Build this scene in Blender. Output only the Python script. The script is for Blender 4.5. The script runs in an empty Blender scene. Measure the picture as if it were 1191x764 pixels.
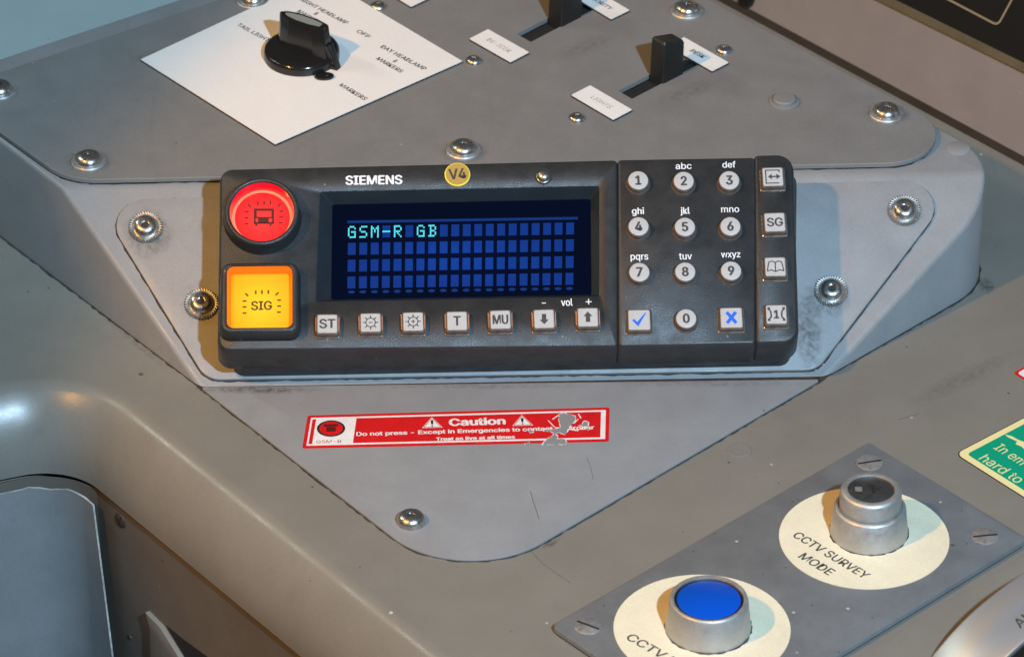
import bpy, bmesh, math, random
from mathutils import Vector, Matrix
random.seed(7)
R = math.radians
SC = bpy.context.scene
COL = SC.collection
W, H_ = 1191.0, 764.0
FPX = 5500.0                       # focal length in photo pixels
PITCH = R(34)
DIST = 2.40
MM = 0.001

# ------------------------------------------------------------------ camera
XR = Vector((1, 0, 0))
FW = Vector((0, math.cos(PITCH), -math.sin(PITCH)))
UP = Vector((0, math.sin(PITCH), math.cos(PITCH)))
def ray(px, py):
    return (FW * FPX + XR * (px - W / 2) + UP * (H_ / 2 - py)).normalized()
CAM = -ray(595, 445) * DIST        # desk point under that ray is the world origin
cd = bpy.data.cameras.new('camera')
cam = bpy.data.objects.new('camera', cd)
COL.objects.link(cam)
cam.location = CAM
cam.rotation_euler = (R(90) - PITCH, 0, 0)
cd.sensor_fit = 'HORIZONTAL'; cd.sensor_width = 36
cd.lens = 36 * FPX / W
cd.clip_start = 0.05; cd.clip_end = 50
cd.dof.use_dof = True; cd.dof.focus_distance = DIST * 0.99; cd.dof.aperture_fstop = 18
SC.camera = cam

# ------------------------------------------------------------------ world + lamps
wd = bpy.data.worlds.new('World'); SC.world = wd; wd.use_nodes = True
nt = wd.node_tree; nt.nodes.clear()
o_ = nt.nodes.new('ShaderNodeOutputWorld'); bg = nt.nodes.new('ShaderNodeBackground')
tc = nt.nodes.new('ShaderNodeTexCoord'); sx = nt.nodes.new('ShaderNodeSeparateXYZ')
rp = nt.nodes.new('ShaderNodeValToRGB')
nt.links.new(tc.outputs['Generated'], sx.inputs[0])
mr = nt.nodes.new('ShaderNodeMapRange'); mr.inputs[1].default_value = -1; mr.inputs[2].default_value = 1
nt.links.new(sx.outputs['Z'], mr.inputs[0]); nt.links.new(mr.outputs[0], rp.inputs[0])
rp.color_ramp.elements[0].color = (.010, .009, .008, 1); rp.color_ramp.elements[0].position = .3
rp.color_ramp.elements[1].color = (.045, .047, .050, 1); rp.color_ramp.elements[1].position = .75
nt.links.new(rp.outputs[0], bg.inputs[0]); bg.inputs[1].default_value = 1.0
nt.links.new(bg.outputs[0], o_.inputs[0])

def lamp(kind, name, direction, dist, power, color, size, target=(0, 0, .03)):
    l = bpy.data.lights.new(name, kind); l.energy = power; l.color = color
    o = bpy.data.objects.new(name, l); COL.objects.link(o)
    d = Vector(direction).normalized(); t = Vector(target)
    o.location = t + d * dist
    o.rotation_euler = d.to_track_quat('Z', 'Y').to_euler()
    if kind == 'AREA': l.shape = 'DISK'; l.size = size
    if kind == 'SPOT': l.shadow_soft_size = size
    return o
cool = lamp('AREA', 'cool_ceiling_lamp', (.25, -.72, .65), 2.3, 73, (.53, .77, 1.0), .07)
warm = lamp('SPOT', 'warm_cab_lamp', (-.54, -.42, .73), 1.9, 108, (1.0, .47, .08), .035)
aim = Vector((.60, .03, 0)) - warm.location
warm.rotation_euler = (-aim).to_track_quat('Z', 'Y').to_euler()
warm.data.spot_size = R(38.2); warm.data.spot_blend = .14
# unseen strip light added to glint along the rounded desk edge
strip = lamp('AREA', 'edge_glint_strip', (-.68, .33, .655), 1.5, 3.6, (.93, 1.0, .84), .06, target=(-.14, -.10, -.01))
strip.data.shape = 'RECTANGLE'; strip.data.size = .55; strip.data.size_y = .05
_z = Vector((-.68, .33, .655)).normalized(); _x = Vector((.6, -.8, 0)); _x = (_x - _z * _x.dot(_z)).normalized(); _y = _z.cross(_x)
_m = Matrix((_x, _y, _z)).transposed().to_4x4(); strip.rotation_euler = _m.to_euler()
SC.view_settings.view_transform = 'Standard'; SC.view_settings.look = 'None'
SC.view_settings.exposure = 0; SC.view_settings.gamma = 1
SC.render.engine = 'CYCLES'
SC.cycles.use_denoising = True

# ------------------------------------------------------------------ planes
class Plane:
    def __init__(s, o, u, n):
        s.o = Vector(o); s.n = Vector(n).normalized()
        u = Vector(u); s.u = (u - s.n * u.dot(s.n)).normalized(); s.v = s.n.cross(s.u)
    def px(s, x, y, h=0.0):                      # picture point -> (u, v) in mm on this plane at height h mm
        r = ray(x, y); o = s.o + s.n * (h * MM)
        p = CAM + r * ((o - CAM).dot(s.n) / r.dot(s.n)) - s.o
        return Vector((p.dot(s.u) / MM, p.dot(s.v) / MM))
    def pl(s, pts, h=0.0): return [s.px(x, y, h) for x, y in pts]
    def w(s, u, v, h=0.0): return s.o + (s.u * u + s.v * v + s.n * h) * MM
    def ang(s, a, b, h=0.0):
        d = s.px(*b, h) - s.px(*a, h); return math.atan2(d.y, d.x)
    def mat(s, u=0, v=0, h=0, rot=0):
        c, si = math.cos(rot), math.sin(rot)
        a = s.u * c + s.v * si; b = -s.u * si + s.v * c
        m = Matrix((a, b, s.n)).transposed().to_4x4(); m.translation = s.w(u, v, h); return m
YAW = Matrix.Rotation(R(1.7), 3, 'Z')
INC = R(33); TT = R(2)
D = Plane((0, 0, 0), (1, 0, 0), (0, 0, 1))
P = Plane((0, 0, 0), YAW @ Vector((1, 0, 0)), YAW @ Vector((0, -math.sin(INC), math.cos(INC))))
tp = P.w(*P.px(560, 210))
T0 = Plane(tp, YAW @ Vector((1, 0, 0)), YAW @ Vector((0, -math.sin(TT), math.cos(TT))))
TZ = 3.6
T = Plane(tp + T0.n * TZ * MM, T0.u, T0.n)
MPZ = 2.4
PT = Plane(P.o + P.n * MPZ * MM, P.u, P.n)       # mounting plate top

# ------------------------------------------------------------------ materials
def mat(name, col, rough=.5, metal=0.0, spec=.5, emit=None, estr=1.0, coat=0.0, trans=0.0):
    m = bpy.data.materials.new(name); m.use_nodes = True
    b = m.node_tree.nodes['Principled BSDF']
    b.inputs['Base Color'].default_value = (*col, 1); b.inputs['Roughness'].default_value = rough
    b.inputs['Metallic'].default_value = metal; b.inputs['Specular IOR Level'].default_value = spec
    b.inputs['Coat Weight'].default_value = coat; b.inputs['Transmission Weight'].default_value = trans
    if emit: b.inputs['Emission Color'].default_value = (*emit, 1); b.inputs['Emission Strength'].default_value = estr
    return m
def worn(m, var=.12, scale=40, smudge=.25, speck=.5, speck_scale=45, peel=.04, peel_scale=1400, speck_col=(.05, .045, .04), light_speck=(.55, .53, .5), rvar=.12, ss=1.0):
    """grime, rub marks, chips and fine texture on a plain Principled material"""
    nt = m.node_tree; N = nt.nodes; L = nt.links; b = N['Principled BSDF']
    col = tuple(b.inputs['Base Color'].default_value); rough = b.inputs['Roughness'].default_value
    tc = N.new('ShaderNodeTexCoord')
    def noise(sc, det=6, ro=.6, stretch=None):
        n = N.new('ShaderNodeTexNoise'); n.inputs['Scale'].default_value = sc; n.inputs['Detail'].default_value = det
        n.inputs['Roughness'].default_value = ro
        if stretch:
            mp = N.new('ShaderNodeMapping'); mp.inputs['Scale'].default_value = stretch; mp.inputs['Rotation'].default_value = (0, 0, .6)
            L.new(tc.outputs['Object'], mp.inputs[0]); L.new(mp.outputs[0], n.inputs['Vector'])
        else: L.new(tc.outputs['Object'], n.inputs['Vector'])
        return n
    def rng(src, a, b_, c, d):
        r = N.new('ShaderNodeMapRange'); r.inputs[1].default_value = a; r.inputs[2].default_value = b_
        r.inputs[3].default_value = c; r.inputs[4].default_value = d; L.new(src, r.inputs[0]); return r.outputs[0]
    def mix(fac, a, b_, mode='MIX'):
        x = N.new('ShaderNodeMix'); x.data_type = 'RGBA'; x.blend_type = mode
        if isinstance(fac, float): x.inputs[0].default_value = fac
        else: L.new(fac, x.inputs[0])
        for i, q in ((6, a), (7, b_)):
            if isinstance(q, tuple): x.inputs[i].default_value = q if len(q) == 4 else (*q, 1)
            else: L.new(q, x.inputs[i])
        return x.outputs[2]
    lo = tuple(c * (1 - var) for c in col[:3]); hi = tuple(min(1, c * (1 + var)) for c in col[:3])
    c = mix(rng(noise(scale).outputs[0], .3, .7, 0, 1), lo, hi)
    if smudge:
        c = mix(rng(noise(scale * .45, 8, .7).outputs[0], .56, .75, 0, smudge), c, tuple(k * .45 for k in col[:3]))
        c = mix(rng(noise(scale * 3, 3, .5, (1, .06, 1)).outputs[0], .66, .74, 0, smudge * .7), c, tuple(k * .6 for k in col[:3]))
    if speck:
        for sc, thr, cc, lim in ((speck_scale, .022, speck_col, .6), (speck_scale * 1.7, .028, light_speck, .82), (speck_scale * 2.6, .03, speck_col, .8)):
            v = N.new('ShaderNodeTexVoronoi'); v.inputs['Scale'].default_value = sc; L.new(tc.outputs['Object'], v.inputs['Vector'])
            near = rng(v.outputs['Distance'], thr * ss, thr * ss * 1.8, 1, 0)
            sp = N.new('ShaderNodeSeparateColor'); L.new(v.outputs['Color'], sp.inputs[0])
            pick = rng(sp.outputs[0], lim, lim + .02, 0, speck)
            mu = N.new('ShaderNodeMath'); mu.operation = 'MULTIPLY'; L.new(near, mu.inputs[0]); L.new(pick, mu.inputs[1])
            c = mix(mu.outputs[0], c, cc)
    if speck:                                      # short scratches in a few directions, and fine grain
        for ang, sc, cc, lim in ((.5, speck_scale * 1.1, speck_col, .80), (2.2, speck_scale * .9, light_speck, .86), (1.3, speck_scale * .8, speck_col, .84)):
            mp = N.new('ShaderNodeMapping'); mp.inputs['Scale'].default_value = (1, .13, 1); mp.inputs['Rotation'].default_value = (0, 0, ang); L.new(tc.outputs['Object'], mp.inputs[0])
            v = N.new('ShaderNodeTexVoronoi'); v.inputs['Scale'].default_value = sc; L.new(mp.outputs[0], v.inputs['Vector'])
            near = rng(v.outputs['Distance'], .008, .02, 1, 0); sp = N.new('ShaderNodeSeparateColor'); L.new(v.outputs['Color'], sp.inputs[0])
            pick = rng(sp.outputs[0], lim, lim + .02, 0, speck * .7)
            mu = N.new('ShaderNodeMath'); mu.operation = 'MULTIPLY'; L.new(near, mu.inputs[0]); L.new(pick, mu.inputs[1]); c = mix(mu.outputs[0], c, cc)
    gn = noise(1500, 2, .5).outputs[0]
    c = mix(rng(gn, .35, .65, 0, .24), c, tuple(k * .55 for k in col[:3]))
    L.new(c, b.inputs['Base Color'])
    L.new(rng(noise(scale * 1.6, 5).outputs[0], .3, .7, max(.02, rough - rvar), min(1, rough + rvar)), b.inputs['Roughness'])
    if peel:
        bp = N.new('ShaderNodeBump'); bp.inputs['Strength'].default_value = peel; bp.inputs['Distance'].default_value = .001
        L.new(noise(peel_scale, 2).outputs[0], bp.inputs['Height']); L.new(bp.outputs[0], b.inputs['Normal'])
    return m
M = {}
M['top'] = worn(mat('top_plate_paint', (.198, .194, .187), .5), var=.07, smudge=.18, speck=.6)
M['housing'] = worn(mat('housing_paint', (.262, .262, .264), .46), var=.07, smudge=.2, speck=.5)
M['flange'] = worn(mat('flange_paint', (.238, .245, .252), .5), var=.07, smudge=.15, speck=.6)
M['desk'] = worn(mat('desk_paint', (.206, .193, .166), .34), var=.07, scale=22, smudge=.18, speck=.9, speck_scale=32, ss=1.3, peel=.06)
M['lower'] = worn(mat('lower_panel_paint', (.235, .24, .24), .40), var=.12, scale=25, smudge=.3, speck=.7)
M['fascia'] = worn(mat('fascia_paint', (.14, .122, .10), .5), var=.12, scale=25, smudge=.3, speck=.8, speck_scale=35)
M['ledge'] = worn(mat('ledge_paint', (.34, .42, .43), .6), var=.05, scale=15, smudge=.12, speck=.4)
M['inst'] = worn(mat('instrument_panel_paint', (.21, .18, .168), .55), var=.08, scale=20, smudge=.2, speck=.3)
M['olive'] = worn(mat('olive_trim', (.12, .10, .06), .5), var=.2, smudge=.2, speck=.2)
M['trim'] = worn(mat('dark_gap_trim', (.020, .015, .010), .7), var=.3, smudge=0, speck=0)
M['seam_dark'] = worn(mat('dirt_and_gap_shade', (.035, .03, .025), .8), var=.5, scale=300, smudge=.2, speck=0)  # seam dirt and gap shade put into one dark colour
M['chip'] = worn(mat('chipped_edge', (.42, .41, .39), .7), var=.5, scale=200)
M['white'] = worn(mat('white_laminate', (.82, .80, .77), .4), var=.02, smudge=.06, speck=.15, peel=.01)
M['black_print'] = worn(mat('worn_black_print', (.07, .065, .06), .6), var=.3, scale=900, smudge=0, speck=0, peel=0)
M['grey_print'] = worn(mat('faded_print', (.33, .32, .31), .6), var=.4, scale=700, smudge=0, speck=0, peel=0)
M['dark_print'] = worn(mat('half_faded_print', (.10, .095, .09), .6), var=.6, scale=900, smudge=0, speck=0, peel=0)
M['label_core'] = mat('label_black_core', (.02, .02, .02), .5)
M['gloss_black'] = mat('gloss_black_plastic', (.012, .012, .012), .16)
M['lever'] = worn(mat('black_lever_plastic', (.012, .012, .011), .5), var=.4, smudge=.2, speck=.5, light_speck=(.12, .11, .1))
M['inlay'] = mat('grey_inlay', (.22, .24, .23), .35)
M['slot'] = mat('slot_dark', (.012, .012, .012), .7)
M['steel'] = worn(mat('steel', (.56, .54, .51), .30, .95), var=.15, scale=250, smudge=.3, speck=0, peel=.02, rvar=.1)
M['zinc'] = worn(mat('zinc_washer', (.47, .46, .45), .45, .7), var=.2, scale=250, smudge=.3, speck=0, peel=.03)
M['knurl'] = worn(mat('knurled_steel', (.46, .45, .42), .38, .9), var=.1, scale=250, smudge=.15, speck=0, peel=.02)
M['socket'] = mat('socket_dark', (.02, .02, .02), .6)  # dark colour puts recess shade into the screw sockets
M['radio'] = worn(mat('radio_casing', (.026, .027, .028), .42), var=.2, scale=60, smudge=.3, speck=.8, speck_scale=70, ss=1.7, peel=.2, peel_scale=1600, speck_col=(.02, .02, .02), light_speck=(.25, .24, .22))
M['radio_dark'] = worn(mat('radio_base_plastic', (.025, .026, .028), .5), var=.2, smudge=.2, speck=.3, peel=.06, light_speck=(.2, .2, .2))
M['bezel'] = worn(mat('display_bezel', (.02, .028, .034), .38), var=.15, smudge=.2, speck=.3, peel=.03, light_speck=(.15, .15, .15))
M['radio_print'] = mat('white_print', (.72, .72, .72), .6)
M['keycap'] = worn(mat('keycap_white', (.46, .455, .445), .42), var=.05, scale=120, smudge=.12, speck=.1, peel=0)
M['keybase'] = worn(mat('keycap_amber_base', (.13, .095, .075), .3, coat=.4), var=.3, scale=180, smudge=.2, speck=0, peel=0)
M['keyglow'] = mat('keycap_glow', (.55, .22, .10), .3, emit=(1, .22, .05), estr=.22)
M['keylegend'] = mat('key_legend', (.05, .045, .04), .5)
M['blue_legend'] = mat('key_legend_blue', (.01, .11, .75), .5)
M['lens_red'] = mat('red_lens_lit', (.5, .01, .01), .2, emit=(1.0, .030, .024), estr=.80)
M['lens_red_wall'] = mat('red_lens_wall', (.55, .01, .02), .12, emit=(1.0, .005, .03), estr=.40)
M['lens_red_rim'] = mat('red_lens_rim', (.6, .1, .05), .15, emit=(1.0, .24, .13), estr=1.0)
M['lens_amber'] = mat('amber_lens_lit', (.40, .17, .005), .3, emit=(1.0, .57, .012), estr=.95)
M['lens_amber_wall'] = mat('amber_lens_wall', (.5, .12, .01), .2, emit=(1.0, .16, .004), estr=.55)
M['lens_print'] = mat('lens_print', (.05, .006, .004), .5, emit=(.06, .004, .002), estr=.6)
M['sig_print'] = mat('amber_lens_print', (.05, .018, .004), .5, emit=(.1, .04, .004), estr=.5)
M['lcd'] = mat('display_glass', (.001, .002, .006), .08, spec=.25, emit=(.0, .009, .075), estr=.28)
M['cell'] = mat('display_cell', (.0, .01, .05), .3, emit=(.0, .046, .34), estr=.9)
M['cell_dim'] = mat('display_icon_bar', (.0, .01, .05), .3, emit=(.0, .034, .24), estr=.5)
M['pixel'] = mat('display_lit_pixel', (.0, .1, .1), .3, emit=(.10, .76, .92), estr=1.05)
M['sticker_amber'] = mat('amber_sticker', (.42, .27, .06), .4)
M['sticker_edge'] = mat('sticker_bright_edge', (.85, .75, .05), .35)
M['red'] = worn(mat('red_sticker', (.62, .012, .014), .35), var=.1, scale=120, smudge=.0, speck=.7, speck_scale=120, speck_col=(.5, .2, .2), light_speck=(.7, .4, .4), peel=.02)
M['sticker_white'] = worn(mat('sticker_white', (.78, .76, .74), .4), var=.08, scale=200, smudge=.15, speck=.4, speck_col=(.6, .1, .1), peel=0)
M['symbol_dark'] = mat('dark_red_symbol', (.10, .008, .008), .5)
M['print_red'] = mat('dull_red_print', (.35, .03, .03), .5)
M['cctv'] = worn(mat('cctv_plate_anodised', (.205, .218, .228), .40, .3), var=.12, scale=60, smudge=.3, speck=1.0, speck_scale=70, speck_col=(.10, .10, .10), light_speck=(.65, .65, .65), ss=2.4)
M['cream'] = worn(mat('cream_label', (.78, .71, .52), .5), var=.05, scale=60, smudge=.10, speck=.3, peel=0)
M['alu'] = worn(mat('satin_aluminium', (.50, .49, .47), .5, .72), var=.06, scale=150, smudge=.15, speck=.2, peel=.02)
M['blue_lens'] = mat('blue_lens', (.002, .065, .44), .22, emit=(.0, .08, .6), estr=.10)
M['lock'] = worn(mat('lock_barrel', (.16, .16, .16), .3, .8), var=.3, scale=200, smudge=.3, speck=0, peel=0)
M['green'] = mat('green_sticker', (.0, .30, .165), .45)
M['pale'] = mat('pale_yellow_print', (.78, .68, .32), .5)
M['brushed'] = mat('brushed_drum', (.40, .42, .44), .36, .6); M['brushed'].node_tree.nodes['Principled BSDF'].inputs['Anisotropic'].default_value = .5
M['screen_black'] = mat('screen_black', (.008, .008, .008), .35)
M['beige_line'] = mat('beige_line', (.24, .19, .12), .5)
M['brass'] = mat('brown_screw', (.12, .08, .06), .45, .6)
M['scuff'] = mat('scuff_dark', (.10, .095, .09), .7)
M['plug'] = worn(mat('plug_paint', (.20, .19, .17), .5), var=.06, smudge=.1, speck=.2)
def radial_emit(m, inner, outer, k=.75, nz=.12):
    nt = m.node_tree; N = nt.nodes; L = nt.links; b = N['Principled BSDF']; tc = N.new('ShaderNodeTexCoord')
    vm = N.new('ShaderNodeVectorMath'); vm.operation = 'SUBTRACT'; vm.inputs[1].default_value = (.5, .45, .5); L.new(tc.outputs['Generated'], vm.inputs[0])
    mp = N.new('ShaderNodeVectorMath'); mp.operation = 'MULTIPLY'; mp.inputs[1].default_value = (1, 1, 0); L.new(vm.outputs[0], mp.inputs[0])
    ln = N.new('ShaderNodeVectorMath'); ln.operation = 'LENGTH'; L.new(mp.outputs[0], ln.inputs[0])
    n = N.new('ShaderNodeTexNoise'); n.inputs['Scale'].default_value = 5; n.inputs['Detail'].default_value = 5; L.new(tc.outputs['Generated'], n.inputs['Vector'])
    ad = N.new('ShaderNodeMath'); ad.operation = 'MULTIPLY_ADD'; ad.inputs[1].default_value = nz; L.new(n.outputs[0], ad.inputs[0]); L.new(ln.outputs['Value'], ad.inputs[2])
    r = N.new('ShaderNodeValToRGB'); r.color_ramp.elements[0].color = (*inner, 1); r.color_ramp.elements[0].position = .12; r.color_ramp.elements[1].color = (*outer, 1); r.color_ramp.elements[1].position = k
    L.new(ad.outputs[0], r.inputs[0]); L.new(r.outputs[0], b.inputs['Emission Color'])
radial_emit(M['lens_red'], (1.0, .065, .055), (.80, .018, .02), .6)
radial_emit(M['lens_amber'], (1.0, .56, .02), (.95, .22, .002), .80)
radial_emit(M['cell'], (.0, .047, .37), (.0, .026, .23), .6, .35)
radial_emit(M['lcd'], (.0, .010, .080), (.0, .004, .032), .55, .3)
# soft rubbed-in grime: a see-through film that fades out towards its rim
def grime_mat(name, col, amt):
    m = bpy.data.materials.new(name); m.use_nodes = True; nt = m.node_tree; N = nt.nodes; L = nt.links; b = N['Principled BSDF']
    b.inputs['Base Color'].default_value = (*col, 1); b.inputs['Roughness'].default_value = .8
    tc = N.new('ShaderNodeTexCoord'); vm = N.new('ShaderNodeVectorMath'); vm.operation = 'SUBTRACT'; vm.inputs[1].default_value = (.5, .5, 0); L.new(tc.outputs['Generated'], vm.inputs[0])
    mp = N.new('ShaderNodeVectorMath'); mp.operation = 'MULTIPLY'; mp.inputs[1].default_value = (2, 2, 0); L.new(vm.outputs[0], mp.inputs[0])
    ln = N.new('ShaderNodeVectorMath'); ln.operation = 'LENGTH'; L.new(mp.outputs[0], ln.inputs[0])
    r = N.new('ShaderNodeMapRange'); r.inputs[1].default_value = .35; r.inputs[2].default_value = 1; r.inputs[3].default_value = amt; r.inputs[4].default_value = 0; L.new(ln.outputs['Value'], r.inputs[0])
    n = N.new('ShaderNodeTexNoise'); n.inputs['Scale'].default_value = 260; n.inputs['Detail'].default_value = 8; n.inputs['Roughness'].default_value = .7; L.new(tc.outputs['Object'], n.inputs['Vector'])
    r2 = N.new('ShaderNodeMapRange'); r2.inputs[1].default_value = .38; r2.inputs[2].default_value = .66; L.new(n.outputs[0], r2.inputs[0])
    mu = N.new('ShaderNodeMath'); mu.operation = 'MULTIPLY'; L.new(r.outputs[0], mu.inputs[0]); L.new(r2.outputs[0], mu.inputs[1]); L.new(mu.outputs[0], b.inputs['Alpha'])
    return m
M['grime'] = grime_mat('rubbed_in_grime', (.030, .026, .022), .5); M['rub'] = grime_mat('rub_mark', (.07, .055, .045), .20)
# ------------------------------------------------------------------ mesh helpers (all in mm)
def rpoly(pts, rad, seg=6):
    """polygon with rounded corners; every corner yields seg+1 points"""
    n = len(pts); out = []
    if not isinstance(rad, (list, tuple)): rad = [rad] * n
    for i in range(n):
        p0, p, p1 = Vector(pts[i - 1]), Vector(pts[i]), Vector(pts[(i + 1) % n])
        a = (p0 - p).normalized(); b = (p1 - p).normalized()
        half = math.acos(max(-1, min(1, a.dot(b)))) / 2
        r = max(rad[i], 1e-4)
        t = r / math.tan(half); c = p + (a + b).normalized() * (r / math.sin(half))
        s = p + a * t - c; e = p + b * t - c
        a0 = math.atan2(s.y, s.x); a1 = math.atan2(e.y, e.x); d = (a1 - a0 + math.pi) % (2 * math.pi) - math.pi
        for k in range(seg + 1):
            q = a0 + d * k / seg; out.append(Vector((c.x + r * math.cos(q), c.y + r * math.sin(q))))
    return out
def rrect(w, h, r, seg=6, cx=0, cy=0):
    return rpoly([(cx - w / 2, cy - h / 2), (cx + w / 2, cy - h / 2), (cx + w / 2, cy + h / 2), (cx - w / 2, cy + h / 2)], r, seg)
def area(p): return sum(p[i - 1][0] * p[i][1] - p[i][0] * p[i - 1][1] for i in range(len(p))) / 2
def offset(p, d):
    """grow (+) or shrink (-) a polygon, same vertex count"""
    s = 1 if area(p) > 0 else -1; n = len(p); out = []
    for i in range(n):
        e0 = (Vector(p[i]) - Vector(p[i - 1])); e1 = (Vector(p[(i + 1) % n]) - Vector(p[i]))
        if e0.length < 1e-6: e0 = e1
        if e1.length < 1e-6: e1 = e0
        e0.normalize(); e1.normalize()
        m = Vector((e0.y, -e0.x)) + Vector((e1.y, -e1.x)); m.normalize()
        k = max(.3, m.dot(Vector((e0.y, -e0.x))))
        out.append(Vector(p[i]) + m * (s * d / k))
    return out
def circ(r, n=48, cx=0, cy=0, ry=None, a0=0):
    ry = r if ry is None else ry
    return [Vector((cx + r * math.cos(a0 + 2 * math.pi * i / n), cy + ry * math.sin(a0 + 2 * math.pi * i / n))) for i in range(n)]
def z_(p, z): return [Vector((q[0], q[1], z)) for q in p]
class MB:
    def __init__(s): s.b = bmesh.new(); s.mats = []; s.mi = 0
    def use(s, m):
        if m not in s.mats: s.mats.append(m)
        s.mi = s.mats.index(m); return s
    def face(s, vs):
        try: f = s.b.faces.new(vs); f.material_index = s.mi; return f
        except ValueError: return None
    def loft(s, rings, bottom=True, top=True):
        vr = [[s.b.verts.new(Vector(p) * MM) for p in r] for r in rings]
        for a, b in zip(vr, vr[1:]):
            n = len(a)
            for i in range(n): s.face([a[i], a[(i + 1) % n], b[(i + 1) % n], b[i]])
        if bottom: s.face(vr[0][::-1])
        if top: s.face(vr[-1])
        return s
    def prism(s, poly, z0, z1, ch=0.0):
        if area(poly) < 0: poly = poly[::-1]
        if ch: return s.loft([z_(poly, z0), z_(poly, z1 - ch), z_(offset(poly, -ch * .3), z1 - ch * .3), z_(offset(poly, -ch), z1)])
        return s.loft([z_(poly, z0), z_(poly, z1)])
    def sheet(s, poly, z):
        if area(poly) < 0: poly = poly[::-1]
        s.face([s.b.verts.new(Vector((p[0], p[1], z)) * MM) for p in poly]); return s
    def lathe(s, prof, n=48, cx=0, cy=0):
        rings = [z_(circ(max(r, .01), n, cx, cy), z) for r, z in prof]
        return s.loft(rings)
    def seg(s, a, b, w, z, t=.06):
        a = Vector(a); b = Vector(b); d = (b - a).normalized(); nrm = Vector((-d.y, d.x)) * w / 2
        return s.prism([a - nrm, b - nrm, b + nrm, a + nrm], z, z + t)
SANS = None
try: SANS = bpy.data.fonts.load(bpy.utils.system_resource('DATAFILES', path='fonts') + '/Inter.woff2')
except Exception: SANS = None                      # falls back to the built-in face
def text_poly(body):
    cu = bpy.data.curves.new('tmp', 'FONT'); cu.body = body; cu.size = 1
    if SANS: cu.font = SANS
    cu.resolution_u = 4; cu.fill_mode = 'FRONT'
    o = bpy.data.objects.new('tmp', cu); COL.objects.link(o)
    me = bpy.data.meshes.new_from_object(o.evaluated_get(bpy.context.evaluated_depsgraph_get()))
    bpy.data.objects.remove(o); bpy.data.curves.remove(cu); return me
def add_text(mb, body, cx, cy, w, h, rot=0.0, z=0.0, bold=0.0, shear=0.0):
    """text fitted into a w x h mm box centred on (cx, cy); bold = stroke growth as a fraction of the height"""
    bpy.context.view_layer.update()
    me = text_poly(body); vs = [v.co.copy() for v in me.vertices]
    x0 = min(v.x for v in vs); x1 = max(v.x for v in vs); y0 = min(v.y for v in vs); y1 = max(v.y for v in vs)
    if h is None: h = w * (y1 - y0) / (x1 - x0)
    if w is None: w = h * (x1 - x0) / (y1 - y0)
    c, s_ = math.cos(rot), math.sin(rot)
    g = bold * 2.2 * h
    shifts = [(0, 0)] if g == 0 else [(-g, 0), (g, 0), (0, g * .6), (0, -g * .6), (-g * .5, 0), (g * .5, 0)]
    for j, (gx, gy) in enumerate(shifts):
        nv = []
        for v in vs:
            y = ((v.y - y0) / (y1 - y0) - .5) * (h - 1.2 * g) + gy; x = ((v.x - x0) / (x1 - x0) - .5) * (w - 2 * g) + shear * y + gx
            nv.append(mb.b.verts.new(Vector((cx + x * c - y * s_, cy + x * s_ + y * c, z + j * .004)) * MM))
        for p in me.polygons:
            f = mb.face([nv[i] for i in p.vertices])
            if f and f.normal.z < 0: f.normal_flip()
    bpy.data.meshes.remove(me)
    return mb
def build(name, mb, m, parent=None, bevel=0.0, flat=False, recalc=True, angle=35):
    me = bpy.data.meshes.new(name)
    if recalc: bmesh.ops.recalc_face_normals(mb.b, faces=mb.b.faces[:])
    mb.b.to_mesh(me); mb.b.free()
    for x in (mb.mats or [m]): me.materials.append(x)
    if not flat:
        me.polygons.foreach_set('use_smooth', [True] * len(me.polygons)); me.set_sharp_from_angle(angle=R(angle))
    o = bpy.data.objects.new(name, me); COL.objects.link(o)
    if parent is not None: o.parent = parent
    if bevel:
        bv = o.modifiers.new('Bevel', 'BEVEL'); bv.width = bevel * MM; bv.segments = 3; bv.limit_method = 'ANGLE'; bv.angle_limit = R(40)
    return o
def inst(src, name, parent, loc=(0, 0, 0), rot=0.0):
    o = src.copy(); o.name = name; COL.objects.link(o); o.parent = parent
    o.location = Vector(loc) * MM; o.rotation_euler = (0, 0, rot); return o
def tag(o, label, cat, group=None):
    o['label'] = label; o['category'] = cat
    if group: o['group'] = group
    return o
def thing(name, label, cat, plane, u=0, v=0, h=0, rot=0, group=None):
    o = bpy.data.objects.new(name, None); COL.objects.link(o); o.empty_display_size = .01
    o.matrix_world = plane.mat(u, v, h, rot)
    return tag(o, label, cat, group)
def structure(o): o['kind'] = 'structure'; return o

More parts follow.
